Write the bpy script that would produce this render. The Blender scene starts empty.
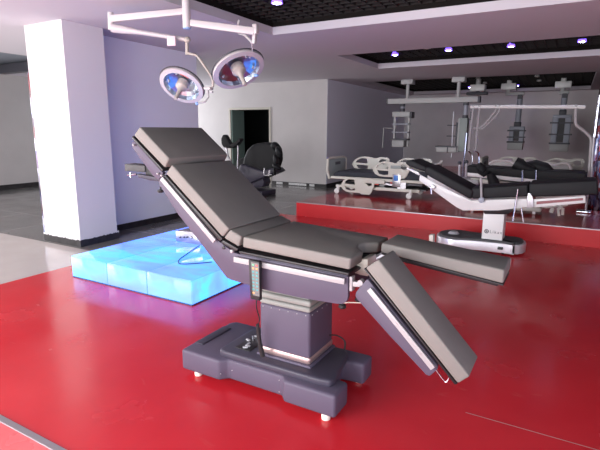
import bpy, bmesh, math, random
from mathutils import Vector, Matrix, Euler
random.seed(7)
PI = math.pi
S = bpy.context.scene
COL = S.collection

# ------------------------------------------------------------------ camera
FPX, YAW, PIT, ROLL = 473.2, math.radians(29.642), math.radians(11.382), math.radians(0.357)
CAM = Vector((0, 0, 1.5))
cy, sy = math.cos(YAW), math.sin(YAW)
FWD = Vector((-sy*math.cos(PIT), cy*math.cos(PIT), -math.sin(PIT)))
r0 = Vector((cy, sy, 0)); u0 = r0.cross(FWD)
RGT = r0*math.cos(ROLL)+u0*math.sin(ROLL); UPV = -r0*math.sin(ROLL)+u0*math.cos(ROLL)
cd = bpy.data.cameras.new('camera'); cam = bpy.data.objects.new('camera', cd); COL.objects.link(cam)
cd.sensor_width = 36; cd.lens = FPX/600*36; cd.clip_start = .05; cd.clip_end = 200
m = Matrix((RGT, UPV, -FWD)).transposed().to_4x4(); m.translation = CAM
cam.matrix_world = m
S.camera = cam

# ------------------------------------------------------------------ light
S.view_settings.view_transform = 'Standard'; S.view_settings.look = 'None'
S.view_settings.gamma = 1; S.view_settings.exposure = 0.0
w = bpy.data.worlds.new('world'); S.world = w; w.use_nodes = True
w.node_tree.nodes['Background'].inputs[0].default_value = (.75, .8, 1, 1)
w.node_tree.nodes['Background'].inputs[1].default_value = 0.3

def area(name, loc, rot, sx, sy_, power, col=(1, 1, 1)):
    l = bpy.data.lights.new(name, 'AREA'); l.shape = 'RECTANGLE'; l.size = sx; l.size_y = sy_
    l.energy = power; l.color = col
    o = bpy.data.objects.new(name, l); COL.objects.link(o); o.location = loc; o.rotation_euler = rot
    return o
# daylight through the glazed shop front behind the camera and the left window; the fill lamps are added
area('daylight_shopfront', (-4.1, -2.35, 1.45), (math.radians(93), 0, 0), 5.6, 2.3, 560, (.98, .985, 1))
area('fill_front_right', (1.1, -2.35, 1.45), (math.radians(92), 0, 0), 4.0, 2.3, 190, (.93, .95, 1))  # added fill lamp, lifts the surfaces facing right
area('daylight_left_window', (-11.95, 0.6, 1.5), (0, math.radians(-90), 0), 2.0, 4.2, 330, (1, .98, .96))
area('fill_right_blue', (3.9, 0.6, 1.5), (0, math.radians(90), 0), 1.9, 3.4, 75, (.6, .7, 1))  # added bluish fill for the side wall, no window known here
area('fill_hall', (-11.95, 9.4, 1.5), (0, math.radians(-90), 0), 1.9, 2.6, 220, (.93, .95, 1))  # added fill lamp to brighten the back of the hall

# ------------------------------------------------------------------ helpers
def W(px, py, Y):
    d = FWD + RGT*((px-300)/FPX) - UPV*((py-225)/FPX)
    return CAM + d*(Y/d.y)
def XZ(px, py, Y):
    p = W(px, py, Y); return (p.x, p.z)

MATS = {}
def mat(name, col, rough=.5, metal=0., spec=.5, emis=None, estr=0, noise=0, nscale=8, bump=0, bscale=60, alpha=1, trans=0, coat=0, col2=None):
    m = bpy.data.materials.new(name); m.use_nodes = True; MATS[name] = m
    nt = m.node_tree; b = nt.nodes['Principled BSDF']
    b.inputs['Base Color'].default_value = (*col, 1); b.inputs['Roughness'].default_value = rough
    b.inputs['Metallic'].default_value = metal; b.inputs['Specular IOR Level'].default_value = spec
    b.inputs['Coat Weight'].default_value = coat; b.inputs['Coat Roughness'].default_value = .05
    b.inputs['Transmission Weight'].default_value = trans; b.inputs['Alpha'].default_value = alpha
    if emis: b.inputs['Emission Color'].default_value = (*emis, 1); b.inputs['Emission Strength'].default_value = estr
    tc = nt.nodes.new('ShaderNodeTexCoord')
    if noise or col2:
        n = nt.nodes.new('ShaderNodeTexNoise'); n.inputs['Scale'].default_value = nscale; n.inputs['Detail'].default_value = 5
        nt.links.new(tc.outputs['Object'], n.inputs['Vector'])
        r = nt.nodes.new('ShaderNodeValToRGB'); r.color_ramp.elements[0].position = .35; r.color_ramp.elements[1].position = .65
        c2 = col2 or tuple(min(1, c*(1+noise)) for c in col)
        c1 = col if col2 else tuple(c*(1-noise) for c in col)
        r.color_ramp.elements[0].color = (*c1, 1); r.color_ramp.elements[1].color = (*c2, 1)
        nt.links.new(n.outputs['Fac'], r.inputs['Fac']); nt.links.new(r.outputs['Color'], b.inputs['Base Color'])
    if bump:
        n = nt.nodes.new('ShaderNodeTexNoise'); n.inputs['Scale'].default_value = bscale; n.inputs['Detail'].default_value = 4
        nt.links.new(tc.outputs['Object'], n.inputs['Vector'])
        bp = nt.nodes.new('ShaderNodeBump'); bp.inputs['Strength'].default_value = bump; bp.inputs['Distance'].default_value = .01
        nt.links.new(n.outputs['Fac'], bp.inputs['Height']); nt.links.new(bp.outputs['Normal'], b.inputs['Normal'])
    return m

mat('white_paint', (.66, .64, .655), .75, spec=.3, bump=.05, bscale=30)
mat('far_paint', (.72, .68, .70), .8, spec=.3, noise=.03, nscale=2)
mat('side_paint_blue_lit', (.78, .80, .90), .75, spec=.3, bump=.05, bscale=30)  # blue light falling on these walls is put into the colour
mat('back_paint', (.50, .475, .47), .8, spec=.3, noise=.03, nscale=2)
mat('ceiling_paint', (.60, .56, .60), .85, spec=.2)
mat('void_black', (.012, .010, .009), .9, spec=.1)
mat('grid_black', (.020, .017, .016), .7, spec=.2)
mat('recess_grey', (.20, .22, .26), .6)
mat('pier_red_bounce', (.10, .035, .03), .5)  # red reflected onto the pier is put into its base colour
mat('skirting_black', (.02, .018, .02), .6, noise=.4, nscale=12)
mat('chipped_white', (.6, .6, .6), .8, noise=.3, nscale=40)
mat('steel_trim', (.42, .40, .42), .35, metal=.9)
mat('cushion', (.202, .185, .172), .62, spec=.35, noise=.03, nscale=5, bump=.25, bscale=7)
mat('black_plate', (.014, .012, .014), .45)
mat('purple_plastic', (.092, .075, .113), .5, spec=.28, noise=.03, nscale=3)
mat('dark_purple', (.050, .044, .066), .45, spec=.35)
mat('white_rail', (.38, .355, .365), .35, spec=.5)
mat('rose_steel', (.50, .36, .35), .28, metal=.65)
mat('bellows_grey', (.24, .24, .225), .7)
mat('cream_plastic', (.80, .73, .64), .5)
mat('black_rubber', (.015, .014, .016), .55)
mat('black_pad', (.012, .012, .014), .6, spec=.3)
mat('navy_mattress', (.022, .025, .038), .7)
mat('chrome', (.55, .56, .62), .12, metal=1)
mat('brushed_steel', (.66, .65, .69), .3, metal=.45)
mat('white_metal', (.78, .77, .76), .35)
mat('beige_plastic', (.66, .64, .57), .5)
mat('grey_green', (.30, .34, .33), .5)
mat('lamp_white', (.52, .475, .49), .35)
mat('lamp_cream', (.42, .37, .335), .4)
mat('pink_tag', (.85, .62, .68), .6)
mat('slot_red', (.30, .10, .11), .45)
mat('red_mark', (.7, .12, .1), .5)
mat('blue_mark', (.06, .25, .75), .4)
mat('green_mark', (.15, .45, .25), .4)
mat('cyan_mark', (.06, .30, .31), .4)
mat('orange_mark', (.75, .35, .12), .4)
mat('keypad_grey', (.16, .155, .15), .5)
mat('pendant_grey', (.45, .45, .45), .5)
mat('pendant_dark', (.06, .06, .075), .5)
mat('pendant_blue', (.36, .38, .45), .5)
mat('lead_grey', (.055, .053, .057), .6)
mat('blue_cap', (.25, .42, .75), .4)
mat('logo_grey', (.12, .12, .14), .5)
mat('bulb', (1, 1, 1), .4, emis=(.72, .68, 1), estr=30)
mat('violet_rim', (.3, .2, .8), .4, emis=(.20, .10, .9), estr=2.2)
mat('dim_bulb', (.75, .7, .62), .4)
mat('green_glass', (.20, .28, .25), .25, coat=.5)
mat('door_frame', (.45, .42, .36), .5)
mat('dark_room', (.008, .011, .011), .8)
mat('film', (.75, .76, .76), .25, alpha=.35, bump=.8, bscale=14)

def glossy_floor(name, col, col2, rough, nscale=3, marks=0.0, tile=None):
    m = mat(name, col, rough, spec=.4, col2=col2, nscale=nscale, bump=.02, bscale=5)
    nt = m.node_tree; b = nt.nodes['Principled BSDF']
    tc = [n for n in nt.nodes if n.type == 'TEX_COORD'][0]
    n = nt.nodes.new('ShaderNodeTexNoise'); n.inputs['Scale'].default_value = 2.2; n.inputs['Detail'].default_value = 8
    nt.links.new(tc.outputs['Object'], n.inputs['Vector'])
    mr = nt.nodes.new('ShaderNodeMapRange'); mr.inputs[1].default_value = .35; mr.inputs[2].default_value = .7
    mr.inputs[3].default_value = rough*.7; mr.inputs[4].default_value = rough*1.5
    nt.links.new(n.outputs['Fac'], mr.inputs[0]); nt.links.new(mr.outputs[0], b.inputs['Roughness'])
    src = b.inputs['Base Color'].links[0].from_socket
    if marks:   # pale scuffs in the vinyl
        n2 = nt.nodes.new('ShaderNodeTexNoise'); n2.inputs['Scale'].default_value = 7; n2.inputs['Detail'].default_value = 9; n2.inputs['Distortion'].default_value = .6
        mp = nt.nodes.new('ShaderNodeMapping'); mp.inputs['Scale'].default_value = (.7, 1.6, 1)
        nt.links.new(tc.outputs['Object'], mp.inputs[0]); nt.links.new(mp.outputs[0], n2.inputs['Vector'])
        rr = nt.nodes.new('ShaderNodeMapRange'); rr.inputs[1].default_value = .66; rr.inputs[2].default_value = .74; rr.inputs[4].default_value = marks
        nt.links.new(n2.outputs['Fac'], rr.inputs[0])
        mx = nt.nodes.new('ShaderNodeMix'); mx.data_type = 'RGBA'
        nt.links.new(rr.outputs[0], mx.inputs[0]); nt.links.new(src, mx.inputs[6]); mx.inputs[7].default_value = (.75, .25, .2, 1)
        nt.links.new(mx.outputs[2], b.inputs['Base Color']); src = mx.outputs[2]
    if tile:
        br = nt.nodes.new('ShaderNodeTexBrick'); br.offset = 0; br.inputs['Scale'].default_value = 1
        br.inputs['Mortar Size'].default_value = .006; br.inputs['Brick Width'].default_value = tile; br.inputs['Row Height'].default_value = tile
        nt.links.new(tc.outputs['Object'], br.inputs['Vector'])
        mx = nt.nodes.new('ShaderNodeMix'); mx.data_type = 'RGBA'
        nt.links.new(br.outputs['Fac'], mx.inputs[0]); nt.links.new(src, mx.inputs[6]); mx.inputs[7].default_value = (.42, .41, .40, 1)
        nt.links.new(mx.outputs[2], b.inputs['Base Color'])
    return m
glossy_floor('red_vinyl', (.56, .016, .026), (.62, .022, .032), .20, 1.6, marks=.10)
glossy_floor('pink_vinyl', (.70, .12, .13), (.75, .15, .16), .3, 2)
glossy_floor('platform_vinyl', (.36, .020, .026), (.42, .026, .030), .16, 1.6)
glossy_floor('light_tile', (.50, .46, .43), (.54, .50, .47), .14, 2)
glossy_floor('dark_tile', (.150, .145, .140), (.18, .175, .165), .14, 2, tile=1.2)
mat('riser_red', (.52, .008, .014), .4)

EACH = {'head_side_panel', 'leg_side_panel', 'side_panel', 'swivel', 'pivot_shaft', 'screw', 'spacer', 'rivet', 'shelf', 'upright',
        'cross_rail', 'outlet', 'release_handle', 'socket', 'caster_arm', 'end_cap', 'strap', 'under_deck', 'lift_arm', 'cushion_board',
        'panel_lip', 'filter_glass', 'mechanism', 'outlet_strip', 'yoke_joint', 'drawer', 'strap_pad'}
class MB:
    """collects shapes and links them as one mesh object"""
    def __init__(s): s.bm = bmesh.new(); s.pieces = []
    def _merge(s, b, bev=0, seg=2, M=None, ang=.6):
        if bev:
            b.edges.ensure_lookup_table()
            es = [e for e in b.edges if len(e.link_faces) == 2 and e.calc_face_angle(0) > ang]
            bmesh.ops.bevel(b, geom=es, offset=bev, segments=seg, profile=.5, affect='EDGES', clamp_overlap=True)
        if M is not None: b.transform(M)
        bmesh.ops.recalc_face_normals(b, faces=b.faces)
        me = bpy.data.meshes.new('t'); b.to_mesh(me); b.free(); s.bm.from_mesh(me); s.pieces.append(me)
        return s
    def box(s, x0, x1, y0, y1, z0, z1, bev=0, seg=2, M=None):
        b = bmesh.new(); bmesh.ops.create_cube(b, size=1)
        for v in b.verts: v.co = Vector((x0+(v.co.x+.5)*(x1-x0), y0+(v.co.y+.5)*(y1-y0), z0+(v.co.z+.5)*(z1-z0)))
        return s._merge(b, bev, seg, M)
    def obox(s, c, size, rot=(0, 0, 0), bev=0, seg=2):
        b = bmesh.new(); bmesh.ops.create_cube(b, size=1)
        for v in b.verts: v.co = Vector((v.co.x*size[0], v.co.y*size[1], v.co.z*size[2]))
        return s._merge(b, bev, seg, Matrix.Translation(Vector(c)) @ Euler(rot).to_matrix().to_4x4())
    def prism(s, pts, a0, a1, axis='Y', bev=0, seg=2, M=None, ang=.6):
        """profile in XZ (axis Y), XY (axis Z) or YZ (axis X), extruded from a0 to a1"""
        b = bmesh.new()
        f = {'Y': lambda p, a: (p[0], a, p[1]), 'Z': lambda p, a: (p[0], p[1], a), 'X': lambda p, a: (a, p[0], p[1])}[axis]
        A = [b.verts.new(f(p, a0)) for p in pts]; B = [b.verts.new(f(p, a1)) for p in pts]
        b.faces.new(A); b.faces.new(B[::-1])
        for i in range(len(pts)):
            j = (i+1) % len(pts); b.faces.new((A[j], A[i], B[i], B[j]))
        bmesh.ops.recalc_face_normals(b, faces=b.faces)
        return s._merge(b, bev, seg, M, ang)
    def tube(s, pts, r, n=8, close=False, cap=True):
        pts = [Vector(p) for p in pts]; b = bmesh.new(); rings = []
        N = len(pts); rr = r if isinstance(r, (list, tuple)) else [r]*N
        prev = None
        for i, p in enumerate(pts):
            if close: t = (pts[(i+1) % N]-pts[i-1])
            else: t = (pts[min(i+1, N-1)]-pts[max(i-1, 0)])
            t.normalize()
            if prev is None:
                a = t.orthogonal().normalized()
            else:
                a = (prev - t*prev.dot(t)).normalized()
            prev = a; c = t.cross(a)
            rings.append([b.verts.new(p+(a*math.cos(2*PI*k/n)+c*math.sin(2*PI*k/n))*rr[i]) for k in range(n)])
        for i in range(N if close else N-1):
            A, B = rings[i], rings[(i+1) % N]
            for k in range(n): b.faces.new((A[k], A[(k+1) % n], B[(k+1) % n], B[k]))
        if cap and not close: b.faces.new(rings[0][::-1]); b.faces.new(rings[-1])
        return s._merge(b)
    def cyl(s, p0, p1, r, n=20, bev=0):
        p0, p1 = Vector(p0), Vector(p1); d = p1-p0
        b = bmesh.new(); bmesh.ops.create_cone(b, cap_ends=True, segments=n, radius1=r, radius2=r, depth=d.length)
        return s._merge(b, bev, 2, Matrix.Translation((p0+p1)/2) @ d.to_track_quat('Z', 'Y').to_matrix().to_4x4(), .8)
    def lathe(s, prof, n=32, M=None):
        b = bmesh.new(); rings = []
        for r, z in prof:
            rings.append([b.verts.new((r*math.cos(2*PI*k/n), r*math.sin(2*PI*k/n), z)) for k in range(n)] if r > 1e-5 else [b.verts.new((0, 0, z))])
        for A, B in zip(rings, rings[1:]):
            for k in range(n):
                q = [A[k % len(A)], A[(k+1) % len(A)], B[(k+1) % len(B)], B[k % len(B)]]
                q2 = []
                for v in q:
                    if v not in q2: q2.append(v)
                if len(q2) > 2: b.faces.new(q2)
        return s._merge(b, M=M)
    def ball(s, c, rad, M=None, n=16):
        b = bmesh.new(); bmesh.ops.create_uvsphere(b, u_segments=n, v_segments=n//2+2, radius=1)
        R = rad if isinstance(rad, (tuple, list)) else (rad,)*3
        b.transform(Matrix.Translation(Vector(c)) @ (M or Matrix.Identity(4)) @ Matrix.Diagonal((*R, 1)))
        return s._merge(b)
    def build(s, name, m, parent=None, smooth=True, label=None, kind=None):
        if name in EACH and len(s.pieces) > 1:          # every piece a part of its own
            last = None
            for pm in s.pieces:
                q = MB(); q.bm.from_mesh(pm); last = q.build(name, m, parent, smooth, label, kind)
            return last
        me = bpy.data.meshes.new(name)
        if parent is not None:
            off = Vector((0, 0, 0)); q = parent
            while q is not None: off += q.location; q = q.parent
            s.bm.transform(Matrix.Translation(-off))
        elif kind != 'structure' and name != 'x':
            vs = [v.co for v in s.bm.verts]
            off = Vector(((min(v.x for v in vs)+max(v.x for v in vs))/2, (min(v.y for v in vs)+max(v.y for v in vs))/2, min(v.z for v in vs)))
            s.bm.transform(Matrix.Translation(-off))
        else: off = Vector((0, 0, 0))
        s.bm.to_mesh(me); s.bm.free()
        if smooth:
            for p in me.polygons: p.use_smooth = True
            me.set_sharp_from_angle(angle=math.radians(38))
        me.materials.append(MATS[m] if isinstance(m, str) else m)
        o = bpy.data.objects.new(name, me); COL.objects.link(o)
        if parent is not None: o.parent = parent
        else: o.location = off
        if label: o['label'] = label
        if kind: o['kind'] = kind
        return o

def tag(o, label, cat, group=None):
    o['label'] = label; o['category'] = cat
    if group: o['group'] = group
    return o
def thing(name, loc, label, cat, group=None):
    o = bpy.data.objects.new(name, None); COL.objects.link(o); o.location = loc; o.empty_display_size = .1
    return tag(o, label, cat, group)
def struct(name, mb, m, parent=None): return mb.build(name, m, parent, smooth=False, kind='structure' if parent is None else None)
def dup(root, loc, label, group=None):
    r = root.copy(); COL.objects.link(r); r.location = loc; r['label'] = label
    if group: r['group'] = group
    for ch in list(root.children):
        c = ch.copy(); COL.objects.link(c); c.parent = r
        for g in list(ch.children):
            d = g.copy(); COL.objects.link(d); d.parent = c
    return r
def ring_pts(c, r, n, M=None):
    out = []
    for k in range(n):
        v = Vector((r*math.cos(2*PI*k/n), r*math.sin(2*PI*k/n), 0))
        out.append((M @ v if M else v)+Vector(c))
    return out
def smoothpath(pts, n=6):
    pts = [Vector(p) for p in pts]; P = [pts[0]]+pts+[pts[-1]]; out = []
    for i in range(1, len(P)-2):
        a, b, c, d = P[i-1], P[i], P[i+1], P[i+2]
        for k in range(n):
            t = k/n
            out.append(.5*((2*b)+(c-a)*t+(2*a-5*b+4*c-d)*t*t+(-a+3*b-3*c+d)*t**3))
    out.append(pts[-1]); return out
def line_mesh(p0, p1, wd, a0, a1, mb, bev=0, ext=0):
    """strip in an XZ plane along p0-p1 (x,z), width wd, between y=a0 and a1"""
    p0, p1 = Vector(p0), Vector(p1); d = (p1-p0).normalized(); n = Vector((-d.y, d.x))*wd/2
    p0 = p0-d*ext; p1 = p1+d*ext
    mb.prism([p0-n, p1-n, p1+n, p0+n], a0, a1, 'Y', bev); return mb

# ================================================================== SETTING
H = 2.757
PZ = .245      # platform height
struct('floor', MB().box(-12.1, -4.73, 3.69, 18, -.1, 0).box(-4.73, -4.16, 7.2, 18, -.1, 0), 'dark_tile')
struct('floor', MB().box(-12.1, -4.73, -2.4, 3.69, -.1, 0), 'light_tile')
struct('floor', MB().box(-4.73, 4, 1.185, 7.2, -.1, 0), 'red_vinyl')
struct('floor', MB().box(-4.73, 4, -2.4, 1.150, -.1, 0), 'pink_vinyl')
struct('trim_1', MB().box(-4.73, 4, 1.150, 1.185, -.1, .006, .002), 'steel_trim')
struct('trim_2', MB().box(-.36, 4, 2.462, 2.467, -.001, .0008), 'rose_steel')
struct('floor', MB().box(-4.16, 4, 7.2, 17.6, -.1, PZ), 'platform_vinyl')
struct('trim_3', MB().box(-4.165, 4, 7.188, 7.2, 0, PZ-.012), 'riser_red')
struct('trim_4', MB().box(-4.165, 4, 7.183, 7.21, PZ-.012, PZ+.002, .002), 'steel_trim')

# walls
struct('wall_left', MB().box(-12.3, -12.1, -2.4, 18, 0, 3.4), 'back_paint')
struct('baseboard_left', MB().box(-12.1, -12.08, 3, 11.15, 0, .12), 'skirting_black')
struct('wall_pillar', MB().box(-6.13, -5.385, 3.755, 4.33, 0, H), 'white_paint')
struct('baseboard_pillar', MB().box(-6.145, -5.37, 3.742, 4.345, 0, .10), 'skirting_black')
# ragged plaster edge over the skirting of the pillar
random.seed(3)
def ragged(p0, p1, z, amp, horizontal_axis, off, n=40):
    pts = [(p0, z+.012)]
    for i in range(n+1): pts.append((p0+(p1-p0)*i/n, z-random.random()*amp*.5))
    pts.append((p1, z+.012)); return pts
mb = MB(); mb.prism(ragged(-6.14, -5.37, .10, .035, 'x', 0), 3.738, 3.744, 'Y'); mb.prism(ragged(3.74, 4.345, .10, .03, 'y', 0), -5.372, -5.366, 'X')
struct('trim_5', mb, 'white_paint')
struct('wall_side', MB().box(-6.45, -5.79, 4.335, 6.53, 0, H), 'side_paint_blue_lit')
struct('baseboard_side', MB().box(-5.79, -5.775, 4.335, 6.54, 0, .09), 'skirting_black')
# back wall with the door opening
struct('wall_back', MB().box(-12.1, -8.68, 11.15, 11.4, 0, H).box(-7.32, -5.57, 11.15, 11.4, 0, H).box(-8.68, -7.32, 11.15, 11.4, 2.06, H)
       .box(-5.82, -5.57, 11.4, 17.6, 0, 3.4), 'back_paint')
struct('wall_side', MB().box(-5.57, -5.562, 11.16, 17.6, 0, 3.3), 'side_paint_blue_lit')
struct('baseboard_back', MB().box(-7.25, -5.565, 11.135, 11.152, 0, .09).box(-12, -8.7, 11.135, 11.152, 0, .09).box(-5.565, -5.55, 11.14, 17.6, 0, .10), 'skirting_black')
mb = MB()
for x0, x1 in ((-7.1, -6.9), (-6.7, -6.15), (-6.05, -5.9)): mb.box(x0, x1, 11.128, 11.136, .015, .075)
struct('trim_6', mb, 'chipped_white')
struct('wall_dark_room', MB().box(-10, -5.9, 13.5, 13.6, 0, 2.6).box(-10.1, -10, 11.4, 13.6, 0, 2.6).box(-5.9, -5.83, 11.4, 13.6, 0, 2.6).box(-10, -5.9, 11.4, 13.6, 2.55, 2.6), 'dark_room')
dr = thing('door_1', (-8.0, 11.2, 0), 'green glass door leaf folded back inside the dark doorway', 'door'); dr['kind'] = 'structure'
MB().box(-8.66, -8.62, 11.16, 11.74, .01, 2.04).build('door_leaf', 'green_glass', dr)
MB().box(-8.72, -8.665, 11.13, 11.41, 0, 2.10).box(-7.335, -7.28, 11.13, 11.41, 0, 2.10).box(-8.665, -7.335, 11.13, 11.41, 2.045, 2.10).build('door_frame', 'door_frame', dr, smooth=False)
struct('wall_far', MB().box(-5.6, 4, 17.6, 17.8, 0, 3.4), 'far_paint')
struct('wall_right', MB().box(4, 4.2, -2.4, 17.8, 0, 3.4), 'back_paint')
struct('wall_pier', MB().box(.50, 1.6, 12.3, 17.6, PZ, H), 'pier_red_bounce')
# front wall with the shop front opening, behind the camera
struct('wall_front', MB().box(-12.3, -7.9, -2.6, -2.4, 0, H).box(-1.3, -1.1, -2.6, -2.4, 0, H).box(3.3, 4.2, -2.6, -2.4, 0, H).box(-7.9, 3.3, -2.6, -2.4, 0, .25).box(-7.9, 3.3, -2.6, -2.4, 2.65, H), 'white_paint')

# ceiling with recesses  (x0,x1,y0,y1)
REC = [(-3.7, 3.9, -1.5, 5.72), (-3.7, 3.0, 7.76, 9.75), (-5.15, .27, 12.32, 17.2), (-12.0, -8.6, 4.2, 9.6)]
def slab_with_holes():
    xs = sorted({-12.1, 4.0} | {v for r in REC for v in r[:2]}); ys = sorted({-2.4, 17.6} | {v for r in REC for v in r[2:]})
    mb = MB()
    for j in range(len(ys)-1):
        run = None
        for i in range(len(xs)-1):
            cx, cyy = (xs[i]+xs[i+1])/2, (ys[j]+ys[j+1])/2
            hole = any(r[0] < cx < r[1] and r[2] < cyy < r[3] for r in REC)
            if not hole:
                run = (run[0], xs[i+1]) if run else (xs[i], xs[i+1])
            if hole and run: mb.box(run[0], run[1], ys[j], ys[j+1], H, H+.10); run = None
        if run: mb.box(run[0], run[1], ys[j], ys[j+1], H, H+.10)
    return mb
struct('ceiling', slab_with_holes(), 'ceiling_paint')
struct('ceiling', MB().box(-12.3, 4.2, -2.6, 17.8, 3.4, 3.5), 'void_black')
struct('ceiling', MB().box(-12.05, -8.55, 4.1, 9.7, H+.22, H+.26), 'recess_grey')
struct('trim_7', MB().box(-12.0, -8.6, 6.6, 6.75, H-.0, H+.2), 'pendant_dark')
mb = MB()
for x0, x1, y0, y1 in REC[:3]:
    t = .02
    mb.box(x0-t, x0, y0-t, y1+t, H+.10, 3.4); mb.box(x1, x1+t, y0-t, y1+t, H+.10, 3.4)
    mb.box(x0, x1, y0-t, y0, H+.10, 3.4); mb.box(x0, x1, y1, y1+t, H+.10, 3.4)
struct('trim_8', mb, 'void_black')
for (x0, x1, y0, y1), st in zip(REC[:3], (.14, .16, .22)):
    mb = MB(); z0, z1 = H+.16, H+.20
    x = x0+st/2
    while x < x1: mb.box(x-.007, x+.007, y0, y1, z0, z1); x += st
    y = y0+st/2
    while y < y1: mb.box(x0, x1, y-.007, y+.007, z0, z1); y += st
    struct('ceiling', mb, 'grid_black')

# downlights seen in the recesses
def downlight(px, py, Y, label, bright=True):
    p = W(px, py, Y)
    t = thing('downlight', (p.x, p.y, p.z), label, 'downlight', 'round downlights in the black ceiling recesses')
    t.location = p
    c = p
    MB().lathe([(.050, .09), (.058, .02), (.066, -.004), (.058, -.006), (.046, .012), (.0, .03)], 20, Matrix.Translation(c)).build('housing', 'pendant_grey' if not bright else 'violet_rim', t)
    MB().ball(c+Vector((0, 0, .006)), (.044, .044, .022)).build('bulb', 'bulb' if bright else 'dim_bulb', t)
    if bright:
        l = bpy.data.lights.new('spot', 'SPOT'); l.energy = 34; l.spot_size = 1.3; l.spot_blend = .8; l.color = (.85, .82, 1); l.shadow_soft_size = .04
        o = bpy.data.objects.new('spot', l); COL.objects.link(o); o.parent = t; o.location = (0, 0, -.03)
    return t
def on_z(px, py, z):
    d = FWD + RGT*((px-300)/FPX) - UPV*((py-225)/FPX); return CAM + d*((z-1.5)/d.z)
ZG = H+.13
for px, py, lb, br in ((277, 3, 'lit violet downlight alone in the nearest black ceiling recess', 1),
                       (395, 55, 'leftmost lit downlight of the middle ceiling recess', 1),
                       (448.5, 50.5, 'second lit downlight from the left in the middle ceiling recess', 1),
                       (511, 46.5, 'third lit downlight from the left in the middle ceiling recess', 1),
                       (582, 41.5, 'rightmost lit downlight of the middle ceiling recess', 1),
                       (427, 48.3, 'small unlit fitting between the two left lit lamps of the middle recess', 0),
                       (470, 87.5, 'tiny lit downlight left of the white ceiling box in the farthest recess', 1),
                       (517, 86, 'lit downlight in the farthest recess above the middle pendant', 1),
                       (568, 85.5, 'rightmost lit downlight in the farthest recess', 1),
                       (478, 78.5, 'unlit fitting farthest left near the front edge of the farthest recess', 0),
                       (485, 83.5, 'unlit fitting just right of centre left in the farthest recess', 0),
                       (537, 76.5, 'unlit fitting nearest the front edge of the farthest recess', 0),
                       (539, 81, 'unlit fitting in the middle of the farthest recess', 0)):
    p = on_z(px, py, ZG); downlight(px, py, p.y, lb, bool(br))

# wall socket by the pillar
so = thing('wall_socket', (-5.785, 4.6, .35), 'small grey socket box on the blue lit wall just right of the pillar', 'wall socket')
MB().box(-5.789, -5.755, 4.50, 4.62, .22, .46, .006).build('plate', 'pendant_grey', so)
MB().box(-5.756, -5.748, 4.53, 4.59, .27, .33).box(-5.756, -5.748, 4.53, 4.59, .36, .42).build('outlet', 'pendant_dark', so)

# ---- foil / mosaic strips
def mosaic(name, scale):
    m = bpy.data.materials.new(name); m.use_nodes = True; MATS[name] = m; nt = m.node_tree; b = nt.nodes['Principled BSDF']
    tc = nt.nodes.new('ShaderNodeTexCoord'); v = nt.nodes.new('ShaderNodeTexVoronoi'); v.inputs['Scale'].default_value = scale
    mp = nt.nodes.new('ShaderNodeMapping'); mp.inputs['Scale'].default_value = (2.2, 2.2, .5); nt.links.new(tc.outputs['Object'], mp.inputs[0]); nt.links.new(mp.outputs[0], v.inputs['Vector'])
    sp = nt.nodes.new('ShaderNodeSeparateColor'); nt.links.new(v.outputs['Color'], sp.inputs[0])
    r = nt.nodes.new('ShaderNodeValToRGB'); r.color_ramp.interpolation = 'CONSTANT'
    cols = [(.05, .01, .015), (.16, .18, .28), (.04, .05, .13), (.16, .02, .03), (.30, .30, .38), (.03, .02, .04), (.09, .06, .12)]
    while len(r.color_ramp.elements) < len(cols): r.color_ramp.elements.new(.5)
    for i, c in enumerate(cols): r.color_ramp.elements[i].position = i/len(cols); r.color_ramp.elements[i].color = (*c, 1)
    nt.links.new(sp.outputs[0], r.inputs[0]); nt.links.new(r.outputs[0], b.inputs['Base Color'])
    b.inputs['Metallic'].default_value = .7; b.inputs['Roughness'].default_value = .2
mosaic('mosaic', 22)
mosaic('mosaic_fine', 14)
struct('trim_9', MB().box(-6.150, -6.130, 3.75, 3.80, .10, 2.2), 'mosaic_fine')
fp = thing('display_partition', (.62, 9.0, PZ), 'tall partition clad in glittering blue and red foil at the right edge', 'partition')
MB().box(.29, .95, 8.95, 9.15, PZ, 2.03, .01).build('panel', 'mosaic', fp)
MB().cyl((.275, 8.93, PZ), (.275, 8.93, 2.06), .02).build('edge_tube', 'chrome', fp)

# ================================================================== OPERATING TABLE (near)
T = thing('operating_table', (-1.45, 2.25, 0), 'large purple and taupe operating table with raised backrest and split leg pads, in front', 'operating table')
Yp = 2.0      # near faces of the cushions
def xz(*pts, Y=Yp): return [XZ(x, y, Y) for x, y in pts]
# cushions (profile x,z)
MB().prism(xz((139.3, 126.5), (169, 158.5), (164.7, 168), (133.5, 135.3)), Yp, 2.545, 'Y', .009, 3).build('head_cushion', 'cushion', T)
MB().prism(xz((171.5, 164.5), (229, 229), (222.3, 237.3), (165.8, 173.6)), Yp, 2.535, 'Y', .009, 3).build('back_cushion', 'cushion', T)
MB().prism(xz((230, 229.6), (241.3, 236.6), (238.6, 247), (223.4, 238)), Yp, 2.53, 'Y', .010, 3, ang=.3).build('lumbar_cushion', 'cushion', T)
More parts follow.
